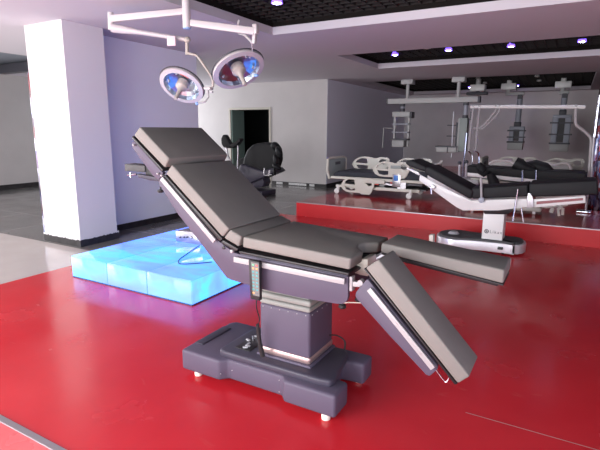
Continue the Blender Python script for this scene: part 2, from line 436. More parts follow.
# seat cushion with the notch cut in its foot end
sl, sr = XZ(243, 236.8, Yp), XZ(351, 258.5, Yp); bl, br_ = XZ(240.3, 247, Yp), XZ(350.3, 270.3, Yp)
b = MB()
plan = [(sl[0], Yp), (sr[0], Yp), (sr[0], 2.155), (sr[0]-.055, 2.215), (sr[0]-.075, 2.27), (sr[0]-.055, 2.325), (sr[0], 2.37), (sr[0], 2.53), (sl[0], 2.53)]
tmp = bmesh.new(); A = []; B = []
def zt(x, a, c): return a[1]+(c[1]-a[1])*(x-a[0])/(c[0]-a[0])
for x, y in plan:
    A.append(tmp.verts.new((x, y, zt(x, sl, sr)))); B.append(tmp.verts.new((x-.006, y, zt(x, bl, br_))))
tmp.faces.new(A); tmp.faces.new(B[::-1])
for i in range(len(plan)):
    j = (i+1) % len(plan); tmp.faces.new((A[j], A[i], B[i], B[j]))
bmesh.ops.recalc_face_normals(tmp, faces=tmp.faces)
b._merge(tmp, .010, 3, None, .5); b.build('seat_cushion', 'cushion', T)
# black plates under the cushions
Yb = 2.008
mb = MB()
mb.prism(xz((132.3, 136), (163, 170), (161.8, 171.5), (131.6, 138.3), Y=Yb), Yb, 2.53, 'Y', .002)
mb.prism(xz((165, 175), (222.3, 239), (219.5, 241.5), (163, 177.5), Y=Yb), Yb, 2.52, 'Y', .002)
mb.prism(xz((223, 240.2), (238, 249), (236, 251.5), (220.5, 242.5), Y=Yb), Yb, 2.52, 'Y', .002)
x0, z0 = XZ(239, 251, Yb); x1, z1 = XZ(348.5, 273.2, Yb)
tmp = [(x0, z0), (x1, z1), (x1, z1-.012), (x0, z0-.012)]
mb.prism(tmp, Yb, 2.15, 'Y', .002); mb.prism([(a-.08 if i in (1, 2) else a, c+(.01 if i in (1, 2) else 0)) for i, (a, c) in enumerate(tmp)], 2.15, 2.37, 'Y'); mb.prism(tmp, 2.37, 2.52, 'Y', .002)
mb.build('cushion_board', 'black_plate', T)
# second thin lips seen between board and side panel
mb = MB()
mb.prism(xz((240, 253.5), (347.5, 275.5), (347, 277.8), (239, 255.5), Y=2.03), 2.03, 2.5, 'Y', .001)
mb.prism(xz((164.5, 177.5), (220, 241.5), (218.5, 243.2), (163, 179), Y=2.03), 2.03, 2.5, 'Y', .001)
mb.build('panel_lip', 'dark_purple', T)
# side panels (near and far)
def side(pts, y0, y1, mb, bev=.006):
    mb.prism(pts, y0, y1, 'Y', bev, 2, ang=.9); return mb
hp = xz((134.3, 141.2), (163, 173), (158.5, 180), (152.5, 175.5), (133, 148.5), (131.6, 145.5), (132, 142.3), Y=2.025)
MB().prism(hp, 2.025, 2.05, 'Y', .003).prism(hp, 2.48, 2.505, 'Y', .003).build('head_side_panel', 'purple_plastic', T)
bp_ = xz((163.5, 176), (165.5, 177), (219, 241.5), (233.5, 252.5), (239.5, 254.5), (348, 276.8), (348, 297), (346.5, 301.5), (343, 304), (338, 304.3), (300, 298), (262.7, 289.5), (231, 280), (226.5, 277.8), (200, 242.5), (178, 214.5), (158.5, 183.5), (160, 178), Y=2.025)
MB().prism(bp_, 2.025, 2.05, 'Y', .004).build('side_panel', 'purple_plastic', T)
MB().prism(bp_, 2.48, 2.505, 'Y', .004).build('side_panel', 'purple_plastic', T)
# seat box between panels, hides the mechanism
mb = MB(); q = XZ(262, 262, 2.05); q2 = XZ(338, 281, 2.05); q3 = XZ(338, 300, 2.05); q4 = XZ(262, 287, 2.05)
mb.prism([q, q2, q3, q4], 2.05, 2.48, 'Y').prism(xz((214, 240), (225, 244), (240, 256), (262, 262), (262, 285), (232, 276), (212, 250), Y=2.05), 2.05, 2.48, 'Y'); mb.build('seat_frame', 'dark_purple', T)
# rails
def rail(p, q, wd, name='side_rail', y0=1.995, y1=2.008):
    mb = MB(); line_mesh(XZ(*p, y0), XZ(*q, y0), wd, y0, y1, mb, .002)
    o = mb.build(name, 'white_rail', T, label='white accessory rail with screw heads')
    mb = MB()
    for t in (.12, .45, .82):
        a, c = XZ(*p, y0), XZ(*q, y0); x = a[0]+(c[0]-a[0])*t; z = a[1]+(c[1]-a[1])*t
        mb.cyl((x, y0-.0015, z), (x, y0+.002, z), .0055, 12)
    mb.build('screw', 'steel_trim', o)
    mb = MB()
    for t in (.15, .5, .85):
        a, c = XZ(*p, y0), XZ(*q, y0); x = a[0]+(c[0]-a[0])*t; z = a[1]+(c[1]-a[1])*t
        mb.cyl((x, y1-.001, z), (x, 2.0255, z), .006, 10)
    mb.build('spacer', 'steel_trim', o)
    return o
rail((161, 178.5), (214, 241.5), .029)
rail((233.5, 259.5), (344, 281.8), .030)
# leg section, near, hanging down
MB().prism(xz((365.2, 268), (378.3, 259.5), (469.8, 376.8), (457.8, 384)), Yp, 2.215, 'Y', .009, 3).build('leg_cushion', 'cushion', T)
MB().prism(xz((363.6, 269), (364.6, 268.2), (457, 384.4), (454.5, 384.5), Y=Yb), Yb, 2.185, 'Y', .001).build('leg_board', 'black_plate', T)
lp = xz((366, 280), (368, 279.5), (437.5, 366), (437, 369.5), (433, 373.5), (429.5, 376.3), (426, 375), (390, 336.5), (357, 299.5), (355, 296), (356, 292), Y=2.02)
MB().prism(lp, 2.02, 2.045, 'Y', .004).prism(lp, 2.145, 2.165, 'Y', .004).build('leg_side_panel', 'purple_plastic', T)
a = xz((371, 283), (436.5, 364.5), (430, 369), (366, 288), Y=2.045)
MB().prism(a, 2.045, 2.145, 'Y').build('leg_frame', 'dark_purple', T)
rail((368.5, 289.5), (432.8, 369), .026)
a = XZ(435, 372, 2.03); c = XZ(444.5, 383.5, 2.03); d = XZ(450.5, 376, 2.03)
MB().tube(smoothpath([(a[0], 2.05, a[1]), (c[0]-.01, 2.05, c[1]+.005), (c[0]+.006, 2.05, c[1]+.002), (d[0], 2.05, d[1])], 5), .0035).build('pull_handle', 'chrome', T)
# leg section, far, level
f0, f1 = XZ(381.5, 243, 2.31), XZ(504.5, 270, 2.31); g0, g1 = XZ(380.3, 252.5, 2.31), XZ(503.3, 284, 2.31)
MB().prism([f0, f1, g1, g0], 2.31, 2.57, 'Y', .009, 3).build('leg_cushion', 'cushion', T)
o_ = -.004
MB().prism([(g0[0]+.005, g0[1]+o_), (g1[0], g1[1]+o_), (g1[0], g1[1]-.012), (g0[0]+.005, g0[1]-.012)], 2.315, 2.555, 'Y', .002).build('leg_board', 'black_plate', T)
MB().prism([(g0[0]+.02, g0[1]-.014), (g1[0]-.02, g1[1]-.014), (g1[0]-.03, g1[1]-.032), (g0[0]+.02, g0[1]-.04)], 2.36, 2.54, 'Y', .004).build('leg_frame', 'black_plate', T)
# hinge hardware between seat and legs
p = XZ(360, 262, 2.25); MB().prism(xz((351, 272), (359, 262), (361.5, 259), (368, 259), (368, 276.5), (360, 275), Y=2.2), 2.20, 2.32, 'Y', .004).build('hinge_bracket', 'cream_plastic', T)
mb = MB(); mb.prism(xz((349.3, 277), (352, 277.3), (352, 291.5), (349.3, 291), Y=2.03), 2.03, 2.07, 'Y', .002)
mb.prism(xz((352, 282), (359.5, 283), (359.5, 287.5), (352, 287), Y=2.03), 2.035, 2.065, 'Y', .002)
c = XZ(360, 283, 2.03); mb.cyl((c[0], 2.03, c[1]), (c[0], 2.06, c[1]), .014, 16)
mb.build('leg_clamp', 'white_rail', T)
mb = MB(); c = XZ(358, 284, 2.08); mb.cyl((c[0], 2.08, c[1]), (c[0]+.12, 2.08, c[1]-.03), .012, 14); c2 = XZ(343, 290, 2.1)
mb.cyl((c[0]-.09, 2.10, c[1]), (c[0]+.06, 2.10, c[1]-.01), .014, 14)
mb.cyl((-.90, 2.32, .80), (-.80, 2.35, .86), .018, 14)
mb.build('pivot_shaft', 'brushed_steel', T)
def knob(px, py, Y, r=.016):
    x, z = XZ(px, py, Y); mb = MB()
    mb.lathe([(0, 0), (.006, 0), (.006, -.018), (r, -.020), (r*1.05, -.030), (r*.8, -.040), (0, -.042)], 12, Matrix.Translation((x, Y, z)))
    for k in range(5): mb.ball((x+r*.8*math.cos(k*2*PI/5), Y+r*.8*math.sin(k*2*PI/5), z-.030), .0075, n=8)
    mb.build('knob', 'black_rubber', T)
knob(342.5, 301, 2.14, .018); knob(358.5, 294, 2.14, .015)
x, z = XZ(161, 180.5, 2.47); knob(160.5, 187, 2.45, .022)
x0, z0 = XZ(333, 303, 2.2); x1, z1 = XZ(350, 302.5, 2.2); x2, z2 = XZ(372, 302, 2.2)
MB().tube(smoothpath([(x0, 2.2, z0+.01), ((x0+x1)/2, 2.2, z1-.012), (x1, 2.2, z1), (x2, 2.2, z2-.004), (x2+.02, 2.19, z2+.03)], 6), .003, 6).build('cable', 'cream_plastic', T)
# hinge caps (white balls) and round lock on the side
for px, py in ((232.3, 251), (158.3, 173.6), (162.3, 175.5), (134.3, 145)):
    x, z = XZ(px, py, 2.015); r = .010 if px > 200 else .006
    MB().cyl((x, 2.004, z), (x, 2.026, z), r, 16, .003).build('hinge_cap', 'white_rail', T)
x, z = XZ(223.5, 247.7, 2.02); MB().cyl((x, 2.018, z), (x, 2.026, z), .010, 16, .002).build('lock_button', 'black_plate', T)
# arm board on the far side, pointing to the head end
MB().prism(xz((124.4, 163.8), (144.6, 165.6), (144.6, 172.3), (124.6, 171), Y=2.55), 2.55, 2.66, 'Y', .006).build('arm_board_pad', 'lead_grey', T)
MB().prism(xz((144.6, 166), (151, 169), (156, 177.5), (146, 176), Y=2.56), 2.56, 2.66, 'Y', .005).build('arm_board_joint', 'black_plate', T)
MB().prism(xz((136.5, 174), (146, 175.5), (163, 178), (163, 182), (150, 180.5), (138, 177.5), Y=2.53), 2.53, 2.57, 'Y', .004).build('arm_board_bracket', 'dark_purple', T)
mb = MB(); x, z = XZ(128, 175, 2.54); x1, z1 = XZ(136.5, 174.5, 2.54)
mb.cyl((x, 2.54, z), (x1, 2.54, z1), .008, 12).cyl((x+.03, 2.54, z+.02), (x+.03, 2.54, z-.015), .008, 10); mb.build('arm_board_lock', 'chrome', T)
# pedestal
px0, px1, py0, py1 = -1.485, -1.145, 2.13, 2.43
MB().box(px0+.004, px1-.004, py0+.004, py1-.004, .245, .522, .018, 3).build('pedestal', 'purple_plastic', T)
MB().box(px0, px1, py0, py1, .215, .262, .016, 3).build('pedestal_band', 'rose_steel', T, label='rose tinted steel band')
MB().box(px0-.010, px1+.010, py0-.010, py1+.010, .198, .218, .006).build('pedestal_foot', 'purple_plastic', T)
mb = MB()
for i in range(6):
    x = px0+.03+(px1-px0-.06)*i/5; mb.ball((x, py0+.004, .505), .0035, n=8)
for i in range(5):
    y = py0+.03+(py1-py0-.06)*i/4; mb.ball((px1-.004, y, .505), .0035, n=8)
mb.build('rivet', 'white_rail', T)
# bellows as stacked folds
mb = MB(); z = .520
for i, (g, h) in enumerate(((.006, .030), (-.012, .006), (.010, .034), (-.012, .006), (.004, .036), (-.014, .006), (.0, .04))):
    mb.box(px0+.01-g, px1-.01+g, py0+.01-g, py1-.01+g, z, z+h, min(.012, h*.4), 3); z += h
mb.build('bellows', 'bellows_grey', T)
# base
base = [(-1.98, 2.0), (-1.685, 2.0), (-1.645, 2.045), (-1.275, 2.045), (-1.235, 2.0), (-.925, 2.0), (-.925, 2.165), (-1.06, 2.185), (-1.06, 2.375), (-.99, 2.385), (-.925, 2.385), (-.925, 2.525), (-1.24, 2.525), (-1.28, 2.485), (-1.66, 2.485), (-1.70, 2.525), (-1.94, 2.525), (-1.98, 2.49)]
MB().prism(base, .034, .165, 'Z', .017, 3, ang=.5).build('base', 'purple_plastic', T)
MB().prism([(-1.73, 2.065), (-1.69, 2.050), (-1.06, 2.050), (-.985, 2.062), (-.975, 2.10), (-1.03, 2.40), (-1.07, 2.44), (-1.68, 2.44), (-1.73, 2.40)], .160, .205, 'Z', .014, 3, ang=.5).build('base_cover', 'dark_purple', T)
MB().box(-1.965, -1.90, 2.11, 2.40, .1655, .172, .004).build('foot_plate', 'dark_purple', T)
MB().box(-1.655, -1.545, 2.12, 2.36, .2045, .209, .002).build('control_panel', 'black_plate', T)
random.seed(5); cp = MB()
for i in range(9):
    x, y = random.uniform(-1.64, -1.56), random.uniform(2.14, 2.34); cp.obox((x, y, .214), (.03, .012, .008), (0, 0, random.uniform(0, 3)))
cp.build('socket', 'brushed_steel', T)
for i in range(3): MB().cyl((-1.61+i*.012, 2.25+.03*i, .209), (-1.61+i*.012, 2.25+.03*i, .24), .008, 10).build('switch', 'chrome', T)
for x, y in ((-.99, 2.03), (-1.88, 2.04), (-.99, 2.47), (-1.86, 2.47)):
    MB().cyl((x, y, 0), (x, y, .036), .024, 18, .005).build('caster', 'cream_plastic', T)
x0 = -1.10
MB().tube(smoothpath([(-1.15, 2.38, .30), (-1.11, 2.41, .295), (-1.07, 2.43, .26), (-1.07, 2.43, .20)], 6), .005, 6).build('power_cable', 'black_rubber', T)
mb = MB()
for x, y, z in ((-1.67, 1.999, .085), (-1.29, 2.044, .06), (-1.62, 2.044, .10), (-1.29, 2.044, .13)): mb.ball((x, y, z), .0035, n=8)
mb.build('screw', 'white_rail', T)

# hand control hanging on the rail
Yh = 1.982
hc = thing('hand_control', (*XZ(251, 262, Yh)[:1], Yh, XZ(251, 300, Yh)[1]), 'black wired hand control with cyan buttons hanging on the white side rail', 'remote control')
body = xz((250.2, 259), (260.8, 261.3), (261.3, 300), (252.3, 298), Y=Yh)
MB().prism(body, Yh-.018, Yh+.010, 'Y', .004).build('body', 'black_rubber', hc)
MB().prism(xz((251.3, 262), (259, 263.6), (259.6, 296.6), (253, 295), Y=Yh-.018), Yh-.0195, Yh-.0178, 'Y', 0).build('keypad', 'keypad_grey', hc)
for r in range(9):
    for c in range(2):
        t = r/8; px = 253.1+c*3.6+.6*t; py = 264.8+c*.8+28*t
        x, z = XZ(px, py, Yh-.02)
        mname = 'cyan_mark'
        if r == 0: mname = 'red_mark' if c else 'green_mark'
        if r == 1 or (r == 8 and c == 0): mname = 'orange_mark'
        if r == 8 and c == 1: mname = 'logo_grey'
        MB().box(x-.0065, x+.0065, Yh-.0215, Yh-.0192, z-.0045, z+.0045, .001).build('button', mname, hc)
a = XZ(257, 300, Yh); c1 = XZ(256.5, 308, Yh); c2 = XZ(259.5, 319, 2.03); c3 = XZ(257.5, 326, 2.06)
MB().tube(smoothpath([(a[0], Yh-.005, a[1]+.005), (c1[0], Yh, c1[1]), (c2[0], 2.03, c2[1]), (c3[0], 2.06, c3[1])], 6), .003, 6).build('cable', 'black_rubber', hc)
c4 = XZ(260, 348, 2.075)
MB().tube([(c3[0], 2.06, c3[1]+.01), (c3[0]+.002, 2.065, c3[1]-.03), (c4[0], 2.075, c4[1]+.02)], [.009, .011, .012], 10).tube([(c4[0], 2.075, c4[1]+.02), (c4[0]+.012, 2.085, .222)], .014, 10).build('plug', 'black_rubber', hc)

# ================================================================== LIGHT-BOX PLATFORM
def lightbox(name, s):
    m = bpy.data.materials.new(name); m.use_nodes = True; MATS[name] = m; nt = m.node_tree; b = nt.nodes['Principled BSDF']
    tc = nt.nodes.new('ShaderNodeTexCoord'); mp = nt.nodes.new('ShaderNodeMapping'); mp.inputs['Scale'].default_value = (.9, 2.6, 2); mp.inputs['Rotation'].default_value = (0, 0, .35)
    nt.links.new(tc.outputs['Object'], mp.inputs[0])
    n = nt.nodes.new('ShaderNodeTexNoise'); n.inputs['Scale'].default_value = 1.5; n.inputs['Detail'].default_value = 2; n.inputs['Distortion'].default_value = .4
    nt.links.new(mp.outputs[0], n.inputs['Vector'])
    r = nt.nodes.new('ShaderNodeValToRGB'); e = r.color_ramp.elements
    e[0].position = .33; e[0].color = (.17, .40, 2.1, 1); e[1].position = .66; e[1].color = (.10, .82, 2.2, 1)
    x = e.new(.5); x.color = (.19, .56, 2.2, 1)
    nt.links.new(n.outputs['Fac'], r.inputs[0]); nt.links.new(r.outputs[0], b.inputs['Emission Color'])
    b.inputs['Emission Strength'].default_value = s; b.inputs['Base Color'].default_value = (.10, .14, .17, 1)
    b.inputs['Roughness'].default_value = .06; b.inputs['Specular IOR Level'].default_value = .5
lightbox('lit_acrylic_top', .85)
lightbox('lit_acrylic_side', 1.15)
mat('acrylic_edge', (.03, .10, .22), .2)
LB = thing('light_platform', (-3.53, 3.9, 0), 'low glowing blue acrylic light box platform on the red floor', 'platform')
bx0, bx1, by0, by1, bz = -4.345, -2.72, 2.905, 5.05, .226
for i in range(3):
    a_, b_ = bx0+(bx1-bx0)*i/3, bx0+(bx1-bx0)*(i+1)/3
    MB().box(a_+.006, b_-.006, by0, by0+.01, .012, bz-.008, .001).build('front_panel', 'lit_acrylic_side', LB)
    for j in range(2):
        c_, d_ = by0+(by1-by0)*j/2, by0+(by1-by0)*(j+1)/2
        MB().box(a_+.006, b_-.006, c_+.006, d_-.006, bz-.008, bz, .001).build('top_panel', 'lit_acrylic_top', LB)
for j in range(2):
    c_, d_ = by0+(by1-by0)*j/2, by0+(by1-by0)*(j+1)/2
    MB().box(bx1-.01, bx1, c_+.006, d_-.006, .012, bz-.008, .001).build('side_panel', 'lit_acrylic_side', LB)
    MB().box(bx0, bx0+.01, c_+.006, d_-.006, .012, bz-.008, .001).build('side_panel', 'lit_acrylic_side', LB)
MB().box(bx0+.012, bx1-.012, by0+.012, by1-.012, .005, bz-.010).box(bx0, bx1, by0, by1, 0, .012).build('core', 'acrylic_edge', LB)
# control box and cable on it
Yc = on_z(176, 241.3, .2275).y
cb = thing('control_box', (-4.1, Yc+.1, bz), 'small silver control box with knobs on the glowing blue platform', 'control box')
MB().prism(xz((175.6, 231.3), (196.5, 232.5), (201, 236.5), (201, 245.6), (176, 241.3), Y=Yc), Yc, Yc+.2, 'Y', .003, M=Matrix.Translation((0, 0, .004))).build('case', 'steel_trim', cb)
for px in (180.5, 184.5, 187.5):
    x, z = XZ(px, 237.2, Yc); MB().cyl((x, Yc-.012, z), (x, Yc, z), .009, 12).build('knob', 'pendant_dark', cb)
x, z = XZ(191.5, 237.5, Yc); MB().cyl((x, Yc-.02, z), (x, Yc, z), .017, 16, .003).build('dial', 'steel_trim', cb)
pts = [on_z(px, py, bz+.006) for px, py in ((199.5, 245.5), (194, 249), (187, 254), (180, 259), (178.5, 262.5), (182, 264), (195, 263.5), (212, 262))]
tag(MB().tube(smoothpath(pts, 6), .005, 6).build('power_cord', 'black_rubber'), 'thin dark cord looping across the glowing blue platform', 'cord')

# ================================================================== SURGICAL LAMP
YL = 3.75
hub = W(187, 29, YL)
SL = thing('surgical_lamp', (hub.x, hub.y, 3.35), 'twin dome white surgical lamp hanging from the ceiling above the blue platform', 'surgical lamp')
MB().cyl((hub.x, hub.y, hub.z+.01), (hub.x, hub.y, 3.38), .040, 24, .004).build('ceiling_post', 'lamp_white', SL)
MB().cyl((hub.x, hub.y, hub.z-.0), (hub.x, hub.y, hub.z+.012), .038, 24, .003).build('post_cap', 'blue_cap', SL)
def arm(p, q, h0, h1, wd, name, mname='lamp_white', bev=.008):
    p, q = Vector(p), Vector(q); d = (q-p); L = d.length; x = d.normalized(); y = Vector((0, 0, 1)).cross(x).normalized(); z = x.cross(y)
    M = Matrix((x, y, z)).transposed().to_4x4(); M.translation = p
    mb = MB(); mb.prism([(0, -h0/2), (L, -h1/2), (L, h1/2), (0, h0/2)], -wd/2, wd/2, 'Y', bev, 3, M=M)
    return mb.build(name, mname, SL)
Lk = W(111, 19, 3.55); a0 = W(186, 11.5, YL)
arm(a0, Lk, .060, .068, .055, 'support_arm')
MB().cyl(W(111, 30, 3.55)-Vector((0, 0, .0)), W(110.5, 12, 3.55), .030, 18, .006).build('elbow', 'lamp_white', SL)
s1 = W(112, 28, 3.55); s2 = W(186.5, 39.5, 3.90)
mb = MB(); mid = s1.lerp(s2, .38)
mb.tube([s1, s1.lerp(s2, .12), mid, s2], [.045, .042, .024, .022], 12); mb.build('spring_arm', 'lamp_white', SL)
MB().ball(W(187.3, 40, 3.90), .034).cyl(W(187, 40, 3.90), W(187, 55, 3.90), .018, 14).build('knuckle', 'lamp_cream', SL)
yk = [W(187, 53, 3.90), W(193, 54.5, 3.90), W(197, 56, 3.92), W(205, 67, 3.95), W(212, 78, 3.97), W(213, 84, 3.98), W(212.6, 87, 3.98)]
MB().tube(smoothpath(yk, 4), .013, 10).build('yoke', 'lamp_cream', SL)
MB().obox(W(208.5, 88.5, 3.97), (.085, .06, .028), (0, .06, 0), .006).obox(W(210, 92, 3.96), (.07, .03, .014), (0, .03, 0), .003).build('yoke_joint', 'lamp_white', SL)
MB().tube([W(208, 91, 3.95), W(208.5, 97, 3.9), W(205, 102, 3.85), W(198, 103, 3.8)], .009, 8).build('yoke_end', 'lamp_white', SL)
MB().ball(W(197, 103.5, 3.8), .018).build('yoke_end_cap', 'blue_cap', SL)
MB().obox(W(171.5, 41, 3.78), (.085, .03, .095), (0, 0, YAW), .004).build('tag', 'pink_tag', SL)
a1 = W(191, 23, YL); Rk = W(255, 31.5, 3.95)
arm(a1, Rk, .062, .07, .055, 'support_arm')
MB().obox(W(255.5, 29, 3.95), (.05, .05, .09), (0, 0, 0), .01).obox(W(254.5, 38, 3.95), (.035, .04, .11), (0, .15, 0), .008).build('elbow', 'lamp_white', SL)
MB().tube(smoothpath([W(252, 43, 3.97), W(250, 40, 4.0), W(244, 34.5, 4.05), W(239, 33, 4.1), W(238, 28, 4.12), W(239, 20, 4.12)], 5), .014, 8).build('spring_arm', 'lamp_white', SL)
MB().tube([W(252, 43, 3.97), W(252.5, 52, 4.05), W(250, 58, 4.1)], .006, 6).build('yoke', 'lamp_white', SL)
def reflector_mat():
    m = bpy.data.materials.new('reflector'); m.use_nodes = True; MATS['reflector'] = m; b = m.node_tree.nodes['Principled BSDF']
    b.inputs['Metallic'].default_value = 1; b.inputs['Roughness'].default_value = .28; b.inputs['Base Color'].default_value = (.50, .56, .64, 1)
reflector_mat()
def dome(cx, cy_, Y, R, nrm, tilt_name):
    c = W(cx, cy_, Y); k = (c-CAM).dot(FWD)/FPX; R = R*k
    tc = (CAM-c).normalized(); rr_ = (RGT-tc*RGT.dot(tc)).normalized(); uu_ = (UPV-tc*UPV.dot(tc)).normalized()
    nrm = tc*nrm[0]+rr_*nrm[1]-uu_*nrm[2]; q = nrm.to_track_quat('-Z', 'Y')
    M = Matrix.Translation(c) @ q.to_matrix().to_4x4()
    MB().lathe([(0, .13*R/.3), (R*.5, .115*R/.3), (R*.85, .06*R/.3), (R*.98, .02), (R*1.0, .0), (R*.99, -.012), (R*.80, -.018), (R*.80, -.005), (R*.96, .014)], 48, M).build('shell', 'lamp_white', SL)
    MB().tube(ring_pts((0, 0, 0), R*1.0, 48), .009, 6, close=True).bm
    mb = MB(); mb.tube([M @ Vector((R*1.005*math.cos(k*2*PI/48), R*1.005*math.sin(k*2*PI/48), .022)) for k in range(48)], .007, 6, close=True)
    mb.build('seal', 'pendant_dark', SL)
    # faceted reflector bowl
    mb = MB(); prof = [(R*.80, -.012), (R*.74, .030), (R*.55, .055), (R*.3, .07), (0, .074)]
    mb.lathe(prof, 18, M); o = mb.build('reflector', 'reflector', SL, smooth=False)
    MB().cyl(M @ Vector((0, 0, .06)), M @ Vector((0, 0, -.02)), R*.26, 24, .01).lathe([(R*.26, -.02), (R*.16, -.04), (R*.09, -.07), (R*.075, -.15), (R*.085, -.19), (0, -.195)], 20, M).build('handle', 'lamp_cream', SL)
    lens = MB()
    for k in range(5):
        a = k*2*PI/5+.4
        v = M @ Vector((R*.62*math.cos(a), R*.62*math.sin(a), .02)); lens.obox(v, (.02, .02, .035), (a, .3, 0), .004)
    lens.build('filter_glass', 'pendant_blue', SL)
    return M
M1 = dome(181.7, 86, 3.9, 22.5, (.65, -.33, .70), 'l')
M2 = dome(238.7, 70.2, 4.1, 27, (.58, .34, .74), 'r')
MB().ball(W(256, 75.5, 4.1), (.03, .02, .015)).build('grip', 'blue_cap', SL)
mb = MB()
for k in range(6):
    a = 2.0+k*.085; v = M1 @ Vector((.19*math.cos(a)*.97, .19*math.sin(a)*.97, -.0172)); mb.obox(v, (.011, .011, .003), M1.to_euler())
mb.build('ring_lettering', 'red_mark', SL)

# ================================================================== SECOND OPERATING TABLE (white and black)
Y2 = 6.12
def xz2(*pts, Y=Y2): return [XZ(x, y, Y) for x, y in pts]
T2 = thing('operating_table', (-.8, 6.35, 0), 'white operating table with black pads and silver teardrop base behind the large purple one', 'operating table')
MB().prism(xz2((405, 163), (408.5, 160), (413, 160.3), (428, 167.5), (426, 172), (409, 166.5)), Y2-.01, Y2+.45, 'Y', .02, 3).build('head_cushion', 'black_pad', T2)
MB().prism(xz2((425, 167), (430, 166.5), (474, 190.5), (471, 199.5), (424, 173.5)), Y2-.02, Y2+.46, 'Y', .025, 3).build('back_cushion', 'black_pad', T2)
MB().prism(xz2((471, 188), (528, 184.5), (528, 196.5), (472, 199)), Y2-.0, Y2+.46, 'Y', .02, 3).build('seat_cushion', 'black_pad', T2)
MB().prism(xz2((529, 183.3), (598, 180), (598, 194.5), (529, 197)), Y2-.02, Y2+.46, 'Y', .02, 3).build('leg_cushion', 'black_pad', T2)
hp2 = xz2((407, 167.5), (418, 172), (420, 174.5), (418.5, 175.5), (406, 168.5), Y=Y2+.01)
bp2 = xz2((420, 174.5), (438, 184.5), (471, 200.5), (527, 198.5), (527, 207), (498, 210.5), (463, 210.5), (456, 207), (432, 189.5), (419, 180.5), Y=Y2+.01)
lp2 = xz2((533, 199.3), (585.5, 196), (585.5, 203), (535, 207.5), (533, 206), Y=Y2+.01)
for pr_, nm in ((hp2, 'head_side_panel'), (bp2, 'side_panel'), (lp2, 'leg_side_panel')):
    MB().prism(pr_, Y2+.01, Y2+.03, 'Y', .004).prism(pr_, Y2+.42, Y2+.44, 'Y', .004).build(nm, 'white_metal', T2)
MB().prism(xz2((536.5, 201.6), (583, 198), (583, 200.3), (536.5, 204.3), Y=Y2), Y2-.004, Y2+.012, 'Y').build('leg_rail', 'slot_red', T2, label='reddish rail slot')
MB().prism(xz2((528, 193), (532, 193), (534, 207), (527, 208), Y=Y2), Y2-.02, Y2+.05, 'Y', .004).build('leg_hinge', 'brushed_steel', T2)
MB().prism(xz2((480, 207), (515, 206), (512, 211), (508, 215), (484, 214.5)), Y2+.04, Y2+.42, 'Y', .004).build('under_frame', 'black_plate', T2)
cx0, cx1 = XZ(482, 230, Y2+.1)[0], XZ(503, 230, Y2+.1)[0]; zt_ = XZ(490, 213, Y2+.1)[1]; zb = .13
MB().box(cx0, cx1, Y2+.1, Y2+.36, zb, zt_, .008, 3).build('column', 'white_metal', T2)
# teardrop base
def base_plan(grow=0):
    xa, xb = XZ(432, 240, Y2-.03)[0], XZ(524, 250, Y2-.03)[0]
    pts = []
    c1 = (xa+.25, Y2+.25)
    for k in range(13):
        a = math.radians(75+k*(210/12)); pts.append((c1[0]+(.25+grow)*math.cos(a), c1[1]+(.29+grow)*math.sin(a)))
    pts += [(xa+.45, Y2+.01-grow), (xa+.62, Y2+.03-grow), (xb-.10, Y2+.03-grow)]
    for k in range(7):
        a = math.radians(-90+k*30); pts.append((xb-.14+(.14+grow)*math.cos(a), Y2+.25+(.22+grow)*math.sin(a)))
    pts += [(xa+.62, Y2+.47+grow), (xa+.45, Y2+.49+grow)]
    return pts
MB().prism(base_plan(0), .022, .140, 'Z', .012, 3, ang=.9).build('base', 'brushed_steel', T2)
MB().prism(base_plan(-.03), .13, .165, 'Z', .015, 3, ang=.9).build('base_cover', 'lead_grey', T2)
MB().lathe([(0, .03), (.05, .03), (.075, .0), (.08, 0)], 24, Matrix.Translation((XZ(434, 240, Y2)[0]+.2, Y2+.22, .163))).build('base_dial', 'brushed_steel', T2)
xb = XZ(519, 250, Y2)[0]; xa = XZ(434, 240, Y2)[0]
for x, y in ((xb-.18, Y2+.06), (xb-.10, Y2+.36), (xa+.2, Y2+.06), (xa+.2, Y2+.42)): MB().cyl((x-.015, y, .032), (x+.015, y, .032), .03, 16).build('caster', 'black_rubber', T2)
MB().prism(xz2((429, 235), (433, 235), (433, 245), (429, 243), Y=Y2+.1), Y2+.1, Y2+.2, 'Y', .004).build('pedal', 'cream_plastic', T2)
x, z = XZ(500, 251.5, Y2+.02); MB().box(x-.03, x+.03, Y2-.005, Y2+.04, .07, .10, .003).build('lock_lever', 'black_plate', T2)
# posts, lamp-post like clamps on the rails
def post2(p, q, r, nm='post', m_='chrome', Y=Y2-.03):
    a, c = XZ(*p, Y), XZ(*q, Y); MB().cyl((a[0], Y, a[1]), (c[0], Y, c[1]), r, 10).build(nm, m_, T2)
post2((481, 178), (481.5, 199.5), .014, 'support_post', 'white_rail'); 
a = XZ(481.5, 200, Y2-.03); MB().cyl((a[0], Y2-.05, a[1]), (a[0], Y2+.01, a[1]), .035, 16, .004).build('clamp', 'pendant_blue', T2)
post2((518, 189), (513, 221), .009, 'swing_rod'); post2((521, 208), (523.5, 222), .008, 'swing_rod')
post2((431, 186), (431.5, 194), .010, 'clamp_screw'); MB().obox(W(433, 187, Y2-.02), (.05, .04, .05), (0, .4, 0), .008).build('clamp', 'brushed_steel', T2)
